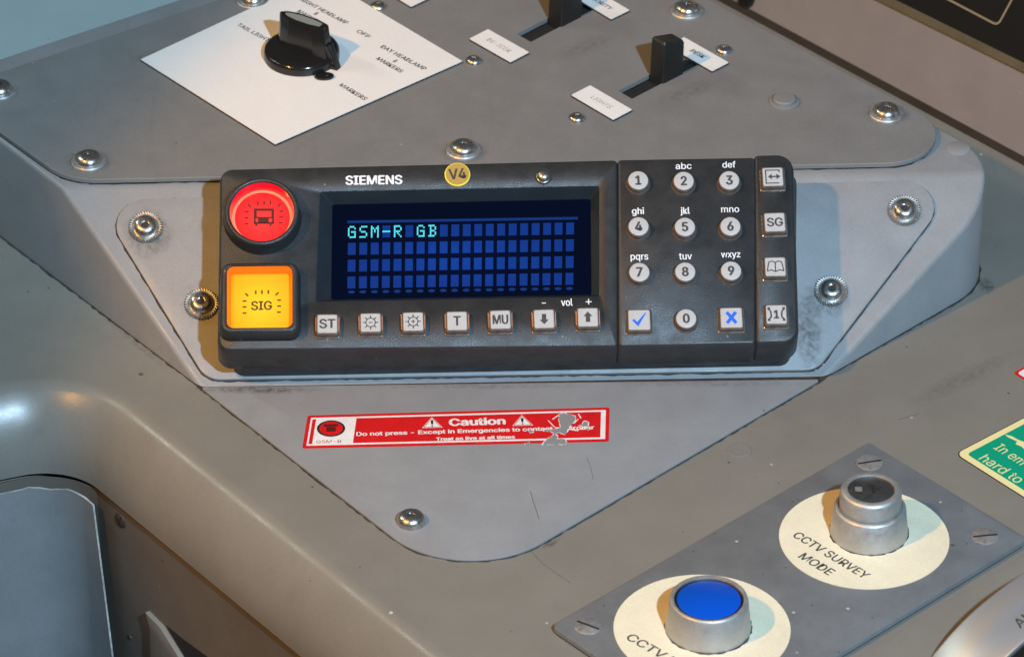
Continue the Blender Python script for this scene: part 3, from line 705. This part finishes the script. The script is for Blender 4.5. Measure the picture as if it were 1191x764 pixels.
# display
HL = HF - 8.5
wo = rpoly([rp_(*p) for p in win], 1.4, 8)
wi = rpoly([rp_(385, 348.5, HL), rp_(688, 343, HL), rp_(687, 231.5, HL), rp_(386.5, 238, HL)], 1.2, 8)
build('display_bezel', MB().loft([z_(wo, HF - .4), z_(wi, HL)], False, False), M['bezel'], rd)
lcd = build('display_screen', MB().prism(offset(wi, .3), HL - 2, HL), M['lcd'], rd)
def dpx(x, y): return rp_(x, y, HL)
sl = -.0165
def dq(x0, x1, y0, y1):
    f = lambda x, y: dpx(x - (y - 262) * .012, y + sl * (x - 404) + 1.5)
    return [f(x0, y1), f(x1, y1), f(x1, y0), f(x0, y0)]
FONT = {'G': '01110 10001 10000 10111 10001 10001 01111', 'S': '01111 10000 10000 01110 00001 00001 11110', 'M': '10001 11011 10101 10101 10001 10001 10001',
        '-': '00000 00000 00000 11111 00000 00000 00000', 'R': '11110 10001 10001 11110 10100 10010 10001', 'B': '11110 01001 01001 01110 01001 01001 11110'}
msg = 'GSM-R GB'
cells, pix, cur = MB(), MB(), MB()
for r in range(4):
    for c in range(20):
        x0 = 404.9 + 13.35 * c; y0 = 261.9 + 19.5 * r; cw, chh = 9.1, 13.9
        ch = msg[c] if r == 0 and c < len(msg) else ' '
        if ch == ' ' or ch == '-':
            for rr in range(7):                    # each cell shows its seven dot rows
                cells.sheet(dq(x0, x0 + cw, y0 + chh * rr / 7, y0 + chh * (rr + .9) / 7), .12 + HL)
        if ch in FONT and ch != ' ':
            for rr, row in enumerate(FONT[ch].split()):
                for k, b in enumerate(row):
                    if b == '1': pix.sheet(dq(x0 + k * cw / 5, x0 + (k + .88) * cw / 5, y0 + rr * chh / 7, y0 + (rr + .9) * chh / 7), .2 + HL)
for c in range(20):
    x0 = 404.6 + 13.35 * c; a = dq(x0 + 1.2, x0 + 8.8, 336.5, 340.3); m_ = sum(a, Vector((0, 0))) / 4
    cur.sheet([m_ + Vector((1.75 * math.cos(t * .5236), .85 * math.sin(t * .5236))) for t in range(12)], .12 + HL)
cur.sheet(dq(404, 672, 255.4, 258.4), .12 + HL)
build('character_cells', cells, M['cell'], lcd, recalc=False, flat=True)
build('lit_characters', pix, M['pixel'], lcd, recalc=False, flat=True)
build('icon_bar', cur, M['cell_dim'], lcd, recalc=False, flat=True)

# big red alarm button
rc = rp_(304.5, 245.5, HF + 10)
rb_ = build('alarm_button', MB().loft([z_(circ(r_, 72, rc.x, rc.y), h_) for r_, h_ in ((19.8, HF - .2), (19.3, HF + 3), (18.9, HF + 8.5), (18.4, HF + 9.7), (17.5, HF + 10.1), (16.6, HF + 9.7), (16.2, HF + 9))], False, False), M['radio'], rd, angle=60)
HB = HF + .4
mb = MB(); mb.use(M['lens_red_wall']).loft([z_(circ(16.2, 64, rc.x, rc.y), HF + 9), z_(circ(15.4, 64, rc.x, rc.y), HB + 1.2)], False, False)
build('lens_wall', mb, None, rb_)
mb = MB(); mb.loft([z_(circ(15.4, 64, rc.x, rc.y), HB + 1.2), z_(circ(14.6, 64, rc.x, rc.y), HB + 1.9), z_(circ(13.8, 64, rc.x, rc.y), HB + 1.2)], False, False); build('lens_rim', mb, M['lens_red_rim'], rb_)
mb = MB(); mb.loft([z_(circ(13.9, 64, rc.x, rc.y), HB), z_(circ(13.9, 64, rc.x, rc.y), HB + 1.4)]); build('lens', mb, M['lens_red'], rb_)
Z3 = HB + 1.45
def c3(x, y): return rp_(230 + x / 5.875, 180 + y / 5.875, Z3)
mb = MB()
for a, b in (((320, 390), (348, 390)), ((318, 432), (346, 432)), ((320, 472), (347, 470)), ((558, 388), (586, 386)), ((557, 427), (584, 427)), ((554, 467), (580, 466)),
             ((412, 318), (411, 346)), ((454, 316), (453, 344)), ((497, 314), (497, 342)), ((341, 336), (362, 359)), ((547, 355), (568, 333))):
    mb.seg(c3(*a), c3(*b), .8, Z3, .03)
for a, b in (((383, 368), (522, 385)), ((383, 425), (522, 436)), ((383, 385), (403, 425)), ((503, 385), (522, 425)), ((412, 436), (485, 472)), ((383, 460), (522, 473)), ((383, 436), (396, 473)), ((508, 436), (522, 473)), ((393, 473), (408, 488)), ((490, 473), (505, 488))):
    mb.prism([c3(a[0], b[1]), c3(b[0], b[1]), c3(b[0], a[1]), c3(a[0], a[1])], Z3, Z3 + .03)
build('train_symbol', mb, M['lens_print'], rb_)

# square amber signal button
c4 = lambda x, y, h: rp_(240 + x / 6.37, 300 + y / 6.37, h)
lo4 = rpoly([c4(112, 545, HF + 9), c4(675, 540, HF + 9), c4(672, 36, HF + 9), c4(122, 42, HF + 9)], 4.2, 8)
li4 = rpoly([c4(152, 516, HF + 9), c4(637, 512, HF + 9), c4(636, 52, HF + 9), c4(152, 58, HF + 9)], 3.4, 8)
lb4 = offset(li4, -1.6)
sg = build('signal_button', MB().loft([z_(offset(lo4, 1.6), HF - .2), z_(offset(lo4, .9), HF + 6.5), z_(offset(lo4, .2), HF + 8.4), z_(offset(lo4, -1), HF + 9), z_(offset(li4, .5), HF + 9), z_(li4, HF + 8.5), z_(li4, HF + 7.6)], True, False), M['radio'], rd, angle=50)
build('lens_wall', MB().loft([z_(li4, HF + 7.6), z_(lb4, HF + .4)], False, False), M['lens_amber_wall'], sg)
build('lens', MB().loft([z_(lb4, HF + .2), z_(offset(lb4, -.15), HF + 2.0), z_(offset(lb4, -.9), HF + 2.4)]), M['lens_amber'], sg, angle=15)
Z4 = HF + 2.43
mb = MB(); cs = lambda x, y: c4(x, y, Z4)
for a, b in (((268, 320), (298, 320)), ((268, 363), (298, 363)), ((268, 409), (298, 409)), ((525, 313), (553, 313)), ((525, 357), (553, 357)), ((523, 402), (552, 402)),
             ((366, 241), (366, 269)), ((412, 240), (412, 268)), ((459, 238), (459, 266)), ((289, 263), (311, 283)), ((512, 276), (536, 256))):
    mb.seg(cs(*a), cs(*b), .85, Z4, .03)
c = cs(409, 353); add_text(mb, 'SIG', c.x, c.y, 10.6, 5.1, RX, Z4 + .03, .022)
build('signal_lettering', mb, M['sig_print'], sg)

# keys: base, cap and legend
_kmesh = {}
KH = 4.6
def key(kind, x, y, legend, w=24.0, lw=None, lh=5.0, m='keylegend', glow=True, bold=.022):
    c = rp_(x, y, HF + KH); cell = '.426'
    k = (kind, w)
    s = w * .43
    if k not in _kmesh:
        if kind == 'round':
            b = MB().lathe([(s / 2 + 1.1, -.3), (s / 2 + 1.0, .6), (s / 2 + .5, 1.2), (s / 2 + .35, KH - .9), (s / 2 - .2, KH - .3)], 40)
            cp = MB().loft([z_(circ(r_, 40), h_) for r_, h_ in ((s / 2 - .05, KH - 1.2), (s / 2 - .1, KH - .45), (s / 2 - .3, KH - .12), (s / 2 - .7, KH))])
        else:
            r0 = lambda d, z: z_(rrect(s + d, s * .99 + d, .9, 4), z)
            b = MB().use(M['keybase']).loft([r0(3.0, -.3), r0(2.8, .6), r0(1.8, .9), r0(1.4, KH - .9), r0(.6, KH - .3)])
            if glow:
                b.use(M['keyglow'])
                for sg_ in (-1, 1): b.prism(rrect(.22, s * .74, .05, 2, sg_ * (s / 2 + .82), 0), 1.0, KH - .85)
            cp = MB().loft([r0(0, KH - 1.0), r0(0, KH - .3), r0(-.7, KH)])
        ob = build('key', b, M['keybase'], rd); oc = build('cap', cp, M['keycap'], ob, angle=22)
        _kmesh[k] = (ob, oc)
    else:
        ob = _kmesh[k][0].copy(); COL.objects.link(ob); ob.parent = rd; ob.name = 'key'
        oc = _kmesh[k][1].copy(); COL.objects.link(oc); oc.parent = ob; oc.name = 'cap'
    ob.location = Vector((c.x, c.y, HF + random.uniform(-.25, .1))) * MM; ob.rotation_euler = (random.uniform(-.008, .008), random.uniform(-.008, .008), RX + random.uniform(-.015, .015))
    z = KH + .04; mb = MB()
    if callable(legend): legend(mb, z)
    else: add_text(mb, legend, 0, 0, lw, lh, 0, z + .02, bold)
    build('legend', mb, M[m], ob, recalc=callable(legend))
    return ob
def sun(sign):
    def f(mb, z):
        n = 28
        for i in range(n):
            a0, a1 = 2 * math.pi * i / n, 2 * math.pi * (i + 1) / n; r0, r1 = 2.1, 2.6
            mb.sheet([Vector((r0 * math.cos(a0), r0 * math.sin(a0))), Vector((r1 * math.cos(a0), r1 * math.sin(a0))), Vector((r1 * math.cos(a1), r1 * math.sin(a1))), Vector((r0 * math.cos(a1), r0 * math.sin(a1)))], z)
        for i in range(8):
            a = math.pi / 4 * i; d = Vector((math.cos(a), math.sin(a))); mb.seg(d * 2.6, d * 3.8, .55, z, .02)
        mb.seg((-.9, 0), (.9, 0), .5, z, .02)
        if sign > 0: mb.seg((0, -.9), (0, .9), .5, z + .03, .02)
    return f
def arrow(d):
    def f(mb, z): mb.prism([Vector((a, b * d)) for a, b in ((0, 3.0), (2.3, .5), (1.1, .5), (1.1, -2.6), (-1.1, -2.6), (-1.1, .5), (-2.3, .5))], z, z + .03)
    return f
def tick(mb, z): mb.prism([Vector(p) for p in ((-3.6, -.3), (-2.6, .5), (-1.1, -1.2), (3.2, 4.0), (3.6, 3.8), (-.7, -3.6))], z, z + .03)
def cross(mb, z):
    mb.seg((-2.3, -3), (2.3, 3), 1.7, z, .02); mb.seg((-2.3, 3), (2.3, -3), 1.7, z + .03, .02)
def exitsym(mb, z):
    for a, b in (((-3.6, -3.6), (-3.6, 3.6)), ((-3.9, 3.6), (3.4, 3.6)), ((-3.9, -3.6), (3.0, -3.6))): mb.seg(a, b, .6, z, .02)
    mb.seg((3.3, 3.8), (3.3, 2.4), .6, z + .03, .02); mb.seg((-1.4, 0), (2.6, 0), .8, z + .03, .02)
    for s in (-1, 1):
        ox = .6; mb.prism([Vector((ox + s * 3.2, 0)), Vector((ox + s * 1.2, 1.5)), Vector((ox + s * 1.2, -1.5))], z + .05, z + .07)
def book(mb, z):
    for s in (-1, 1):
        for a, b in (((0, -2.6), (0, 2.2)), ((0, 2.2), (s * 1.6, 3.0)), ((s * 1.6, 3.0), (s * 3.2, 2.6)), ((s * 3.2, 2.6), (s * 4.2, -2.4)), ((s * 4.2, -2.4), (s * 2.0, -1.8)), ((s * 2.0, -1.8), (0, -2.8))): mb.seg(a, b, .55, z + (s + 1) * .015, .02)
def call(mb, z):
    for s in (-1, 1):
        for a, b in (((s * 4.2, 3.2), (s * 2.8, 1.6)), ((s * 2.8, 1.6), (s * 2.6, -1.4)), ((s * 2.6, -1.4), (s * 4.2, -3))): mb.seg(a, b, .8, z, .02)
        mb.seg((s * 4.4, 3.3), (s * 3.1, 3.3), 1.1, z + .03, .02); mb.seg((s * 4.4, -3.1), (s * 3.1, -3.1), 1.1, z + .03, .02)
    add_text(mb, '1', 0, 0, None, 4.6, 0, z + .02, .03)
for x, y, lg in ((380.7, 376.4, 'ST'), (431, 375, sun(-1)), (480.6, 373.8, sun(1)), (531.6, 373, 'T'), (582, 371.7, 'MU'), (632.8, 370.6, arrow(-1)), (683.9, 368.8, arrow(1))):
    key('square', x, y, lg, 23, 7.9 if lg == 'MU' else None, 5.2, bold=.022)
key('square', 743.5, 371.6, tick, 25, m='blue_legend', glow=False); key('square', 850.8, 369.3, cross, 25, m='blue_legend', glow=False)
for x, y, lg in ((899, 205.6, exitsym), (901.3, 258.2, 'SG'), (901.8, 310, book), (903, 365.5, call)): key('square', x, y, lg, 23.5, None, 4.9, glow=False)
for x, y, lg in ((742.3, 209.5, '1'), (795.3, 210.3, '2'), (848.3, 209.5, '3'), (742.8, 263, '4'), (796.7, 264, '5'), (849.6, 263, '6'), (743.7, 316.2, '7'), (797, 315.8, '8'), (850.3, 314.8, '9'), (798.2, 370, '0')):
    key('round', x, y, lg, 24.4, None, 5.3, bold=.028)
for x, y, s, w, h in ((795, 193.3, 'abc', 8.2, 3.6), (847.8, 191.6, 'def', 6.8, 3.7), (742, 246.5, 'ghi', 6.2, 4.8), (796.8, 246, 'jkl', 4.8, 4.8), (849.2, 244.3, 'mno', 9.2, 2.8), (743.7, 300.3, 'pqrs', 9, 3.9), (797.3, 298.3, 'tuv', 6.6, 3.5), (850, 297.8, 'wxyz', 9.8, 3.7),
                      (659.2, 351.6, 'vol', 5.8, 4.0)):
    mb = MB(); c = rp_(x, y, HF); add_text(mb, s, c.x, c.y, w, h, RX, HF + .08, .012); build('key_letters', mb, M['radio_print'], rd, recalc=False)
mb = MB(); c = rp_(632.5, 352.5); mb.seg(c + Vector((-1, 0)), c + Vector((1, 0)), .5, HF + .05, .02); c = rp_(684.6, 351); mb.seg(c + Vector((-1.5, 0)), c + Vector((1.5, 0)), .5, HF + .05, .02); mb.seg(c + Vector((0, -1.5)), c + Vector((0, 1.5)), .5, HF + .08, .02); build('volume_signs', mb, M['radio_print'], rd)
mb = MB(); c = rp_(434.9, 209.6); add_text(mb, 'SIEMENS', c.x, c.y, 29.0, 5.3, RX - .006, HF + .1, .026); build('maker_lettering', mb, M['radio_print'], rd, recalc=False)
c = rp_(632.3, 203.5, HF + 2)
build('casing_screw', MB().lathe([(3.6, HF - .1), (3.5, HF + .1), (3.3, HF + .2), (3.2, HF + 1.1), (2.5, HF + 2.1), (1.2, HF + 2.6), (.01, HF + 2.7)], 28, c.x, c.y), M['steel'], rd)
mb = MB(); mb.sheet(circ(4.6, 28, c.x, c.y), HF + .04); mb.seg(rp_(632.8, 190), rp_(632.5, 197), .5, HF + .03, .02); mb.seg(rp_(632.5, 210), rp_(632.3, 217), .4, HF + .03, .02); build('screw_recess', mb, M['slot'], rd, recalc=False)

# round amber sticker
c = rp_(532, 203, HF + 1)
st = thing('round_sticker', 'round amber sticker with black V4 lettering on the radio casing', 'sticker', PT, c.x, c.y, HF + .02, RX)
mb = MB(); mb.use(M['sticker_edge']).loft([z_(circ(6.5, 40), 0), z_(circ(6.5, 40), .9), z_(circ(6.0, 40), 1.2)], True, False); mb.use(M['sticker_amber']).sheet(circ(6.0, 40), 1.2); build('disc', mb, None, st, recalc=False)
mb = MB(); add_text(mb, 'V4', 0, .2, 9.0, 6.0, .06, 1.26, .02); build('lettering', mb, M['keylegend'], st, recalc=False)

# ================================================================== CCTV button plate on the desk
L_, T_, R_ = D.px(640.5, 727, 4), D.px(1010.5, 513.5, 4), D.px(1196, 626, 4)
B_ = L_ + (R_ - T_)
DR = math.atan2((R_ - T_).y, (R_ - T_).x)
cp_ = thing('button_plate', 'dark grey metal plate with slotted screws at the bottom right of the desk', 'plate', D)
pq = rpoly([L_, B_, R_, T_], [4, 4, 4, 2], 6)
mb = MB(); mb.use(M['label_core']).prism(offset(pq, -.6), .2, 1.4); mb.use(M['cctv']).prism(pq, 1.4, 4, .5); build('plate', mb, None, cp_)
for i, (x, y) in enumerate(((1011.5, 537.5), (1146, 623), (684, 727))):
    u, v = D.px(x, y, 4.3); fastener('flat', cp_, (u, v, 4), (.25, .15, -.55)[i])
CP = Plane(D.w(0, 0, 4), (1, 0, 0), (0, 0, 1))
def round_label(cx, cy, wpx, label, lines):
    c = CP.px(cx, cy); r = (CP.px(cx + wpx / 2, cy) - c).length
    t = thing('round_label', label, 'label', CP, c.x, c.y, .05, 0, group='round cream labels')
    build('disc', MB().prism(circ(r, 72), 0, .25), M['cream'], t)
    mb = MB()
    for s, a, b, h in lines:
        p, q = CP.px(*a) - c, CP.px(*b) - c; m_ = (p + q) / 2; add_text(mb, s, m_.x, m_.y, (q - p).length, h, math.atan2((q - p).y, (q - p).x), .3, .014)
    build('lettering', mb, M['black_print'], t, recalc=False)
round_label(1005, 625.5, 198, 'round cream label reading CCTV SURVEY MODE', [('CCTV SURVEY', (925, 621), (1009, 671), 5.6), ('MODE', (932, 645.5), (968, 667), 5.6)])
round_label(816.5, 730.5, 206, 'round cream label cut by the bottom edge, under the blue button', [('CCTV E', (731, 739.5), (786, 770.5), 5.6)])
c = CP.px(823.5, 729.5)
bb = thing('push_button', 'blue push button in a satin metal bezel on the lower label', 'button', CP, c.x, c.y, .3)
build('bezel', MB().lathe([(20.3, 0), (20.2, 1.5), (18.6, 15.5), (18.2, 16.8), (17.4, 17.2), (16.4, 16.8), (16.2, 14.5)], 72), M['alu'], bb, angle=50)
build('ring', MB().lathe([(16.2, 14), (16.2, 16.0), (15.2, 16.2), (15.0, 15)], 64), M['gloss_black'], bb)
build('lens', MB().lathe([(15.0, 14), (15.0, 16.1), (14.4, 16.5), (.01, 16.9)], 64), M['blue_lens'], bb, angle=50)
build('dirt_ring', MB().prism(ragged(circ(20.5, 60), .3, .5, 2), -.05, .12), M['seam_dark'], bb)
c = CP.px(1010.5, 619)
ks = thing('key_switch', 'satin metal stepped key switch with a dark barrel on the upper label', 'key switch', CP, c.x, c.y, .3)
build('collar', MB().lathe([(18.9, 0), (18.8, 1.5), (17.4, 14.6), (16.8, 15.6), (15.8, 15.9), (15, 14.8)], 72), M['alu'], ks, angle=50)
build('head', MB().lathe([(15.0, 14), (14.9, 16), (14.9, 24.0), (14.2, 25.4), (12.4, 26.0), (11.4, 25.8), (11.2, 25.0)], 72), M['alu'], ks, angle=50)
mb = MB(); mb.lathe([(11.2, 24), (11.2, 25.1), (10.6, 25.5), (.01, 25.6)], 56); kb = build('barrel', mb, M['lock'], ks, angle=50)
mb = MB(); mb.prism(rrect(1.6, 7, .3, 3, 1, 0), 25.5, 25.66); mb.prism(rrect(4, .8, .3, 3, 2, 0), 25.62, 25.7); build('keyway', mb, M['slot'], kb)
mb = MB(); mb.prism(rrect(3.5, 3.6, .5, 3, -6, 0), 25.6, 25.67); build('mark', mb, M['zinc'], kb)
build('dirt_ring', MB().prism(ragged(circ(19, 60), .3, .4, 2), -.05, .12), M['seam_dark'], ks)

# green safety sticker, red sticker, big dial (all running out of the picture)
gdir = D.px(1191, 577.5) - D.px(1116, 530); gu = gdir.normalized(); gv = Vector((-gu.y, gu.x))
gc = D.px(1112, 528)
gs = thing('safety_sticker', 'green sticker with cream border and pale lettering at the right edge', 'sticker', D, gc.x, gc.y, .1, math.atan2(gu.y, gu.x))
W2, H2 = 130, 74
build('dark_edge', MB().prism(rrect(W2 + 1.2, H2 + 1.2, 4.5, 6, W2 / 2, H2 / 2), 0, .12), M['slot'], gs)
build('border', MB().prism(rrect(W2, H2, 4, 6, W2 / 2, H2 / 2), .12, .25), M['pale'], gs)
build('panel', MB().prism(rrect(W2 - 7.5, H2 - 7.5, 2.2, 6, W2 / 2, H2 / 2), .25, .33), M['green'], gs)
mb = MB()
def gl(x, y): q = D.px(x, y) - gc; return Vector((q.dot(gu), q.dot(gv)))
a = gl(1161.5, 519); add_text(mb, 'In em', a.x + 9.2, a.y - .6, 19, 6.4, 0, .37, .0)
a = gl(1144, 532); add_text(mb, 'hard to', a.x + 13, a.y - .2, 27, 6.6, 0, .37, .0)
build('lettering', mb, M['pale'], gs, recalc=False)
mb = MB(); a = [gl(*p) for p in ((1169, 506), (1177, 508), (1184, 512), (1192, 515), (1200, 524), (1196, 527), (1188, 520), (1181, 517), (1183, 514), (1172, 509))]; mb.sheet(a, .36); build('hand_symbol', mb, M['pale'], gs, recalc=False)
rc2 = D.px(1178, 434)
rs2 = thing('red_bordered_sticker', 'corner of a red bordered black and white sticker at the right edge', 'sticker', D, rc2.x, rc2.y, .1, math.atan2(gu.y, gu.x))
build('border', MB().prism(rrect(80, 40, 2, 5, 40, 20), 0, .2), M['red'], rs2)
build('panel', MB().prism(rrect(77, 37, 2, 5, 40, 20), .2, .26), M['sticker_white'], rs2)
build('symbol', MB().prism(rrect(60, 26, 6, 5, 36, 21), .26, .3), M['label_core'], rs2)
RD = 110.0
ax = Vector((.54, -.84)).normalized(); cx_ = Vector((-ax.y, ax.x))
cm = D.px(1146, 697, 22) + cx_ * (RD * math.sin(R(24)))
dl = thing('control_drum', 'brushed silver control drum with a black ring at the bottom right corner', 'control drum', D, cm.x, cm.y, 22 - RD * math.cos(R(24)), math.atan2(cx_.y, cx_.x))
def dring(r, y): return [Vector((r * math.sin(2 * math.pi * i / 200), y, r * math.cos(2 * math.pi * i / 200))) for i in range(200)]
build('drum', MB().loft([dring(RD - 8, .3), dring(RD - 1.2, 0), dring(RD - .3, -.4), dring(RD, -1.3), dring(RD, -32), dring(RD - .5, -33), dring(RD - 3, -33.2)]), M['brushed'], dl, angle=50)
build('ring', MB().loft([dring(RD - 3.2, -33.1), dring(RD - 1.5, -33.6), dring(RD - 1, -35), dring(RD - 1, -50), dring(RD - 5, -90)]), M['gloss_black'], dl, angle=50)
mb = MB(); add_text(mb, 'AU', 0, 0, 9.5, 6.2, 0, 0, .01)
a0_ = R(-21.5)
for v in mb.b.verts:
    x, y = v.co.x / MM, v.co.y / MM; q = a0_ + x / RD; rr_ = RD + .12
    v.co = Vector((rr_ * math.sin(q), y - 23.5, rr_ * math.cos(q))) * MM
build('lettering', mb, M['black_print'], dl, recalc=False)

# ================================================================== background: instrument panel and window ledge
a, b = D.px(838, 2), D.px(1191, 192)
bd = (b - a).normalized()
inorm = Vector((bd.y, -bd.x))                       # faces the viewer
tl = R(22)
IP = Plane(D.w(a.x, a.y, 0), (bd.x, bd.y, 0), Vector((inorm.x * math.cos(tl), inorm.y * math.cos(tl), math.sin(tl))))
ip = thing('instrument_panel', 'brownish grey leaning instrument panel with a black screen behind the housing', 'panel', IP)
build('panel', MB().prism([Vector((-350, 3)), Vector((420, 3)), Vector((420, 260)), Vector((-350, 260))], -30, 0), M['inst'], ip, bevel=1.5)
build('lower_trim', MB().prism([Vector((-350, -4)), Vector((420, -4)), Vector((420, 4.2)), Vector((-350, 4.2))], -20, .6), M['trim'], ip)
s0, s1 = IP.px(1046, 0), IP.px(1191, 71)
sd = (s1 - s0).normalized(); sv = Vector((-sd.y, sd.x))
def sq(d0_, d1_, e0, e1, o=s0): return [o + sd * d0_ + sv * e0, o + sd * d1_ + sv * e0, o + sd * d1_ + sv * e1, o + sd * d0_ + sv * e1]
fr = build('screen_frame', MB().prism(sq(-90, 260, -5.5, 160), 0, 3, 1), M['olive'], ip)
build('screen', MB().prism(sq(-84, 254, 0, 154), 3, 3.6), M['screen_black'], fr)
mb = MB(); cs_ = [IP.px(x, y, 4) for x, y in ((1080, -12), (1152, 26.5), (1166, 24), (1178, 2), (1190, -25))]
rl = rpoly([IP.px(1080, -12, 4), IP.px(1160, 30, 4), IP.px(1190, -25, 4), IP.px(1110, -70, 4)], 4, 8)
for p, q in zip(rl, rl[1:] + rl[:1]):
    if (p - q).length > .01: mb.seg(p, q, 1.2, 3.62, .05)
build('outline', mb, M['beige_line'], fr)
u, v = IP.px(869, -2); build('dark_knob', MB().lathe([(6, 0), (6, 1.5), (5, 2.5), (.01, 3)], 32, u, v), M['gloss_black'], ip)
k0 = T0.w(*T0.px(0, 83)); k1 = T0.w(*T0.px(250, 0)); kd = (k1 - k0); kd.z = 0; kd.normalize()
LP = Plane(k0 + Vector((0, 0, -.006)), kd, (0, 0, 1))
mb = MB(); mb.prism([Vector((-400, 2)), Vector((800, 2)), Vector((800, 500)), Vector((-400, 500))], -30, 0)
lg = build('window_ledge', mb, M['ledge'], None, bevel=1.0); lg.matrix_world = LP.mat(); structure(lg)
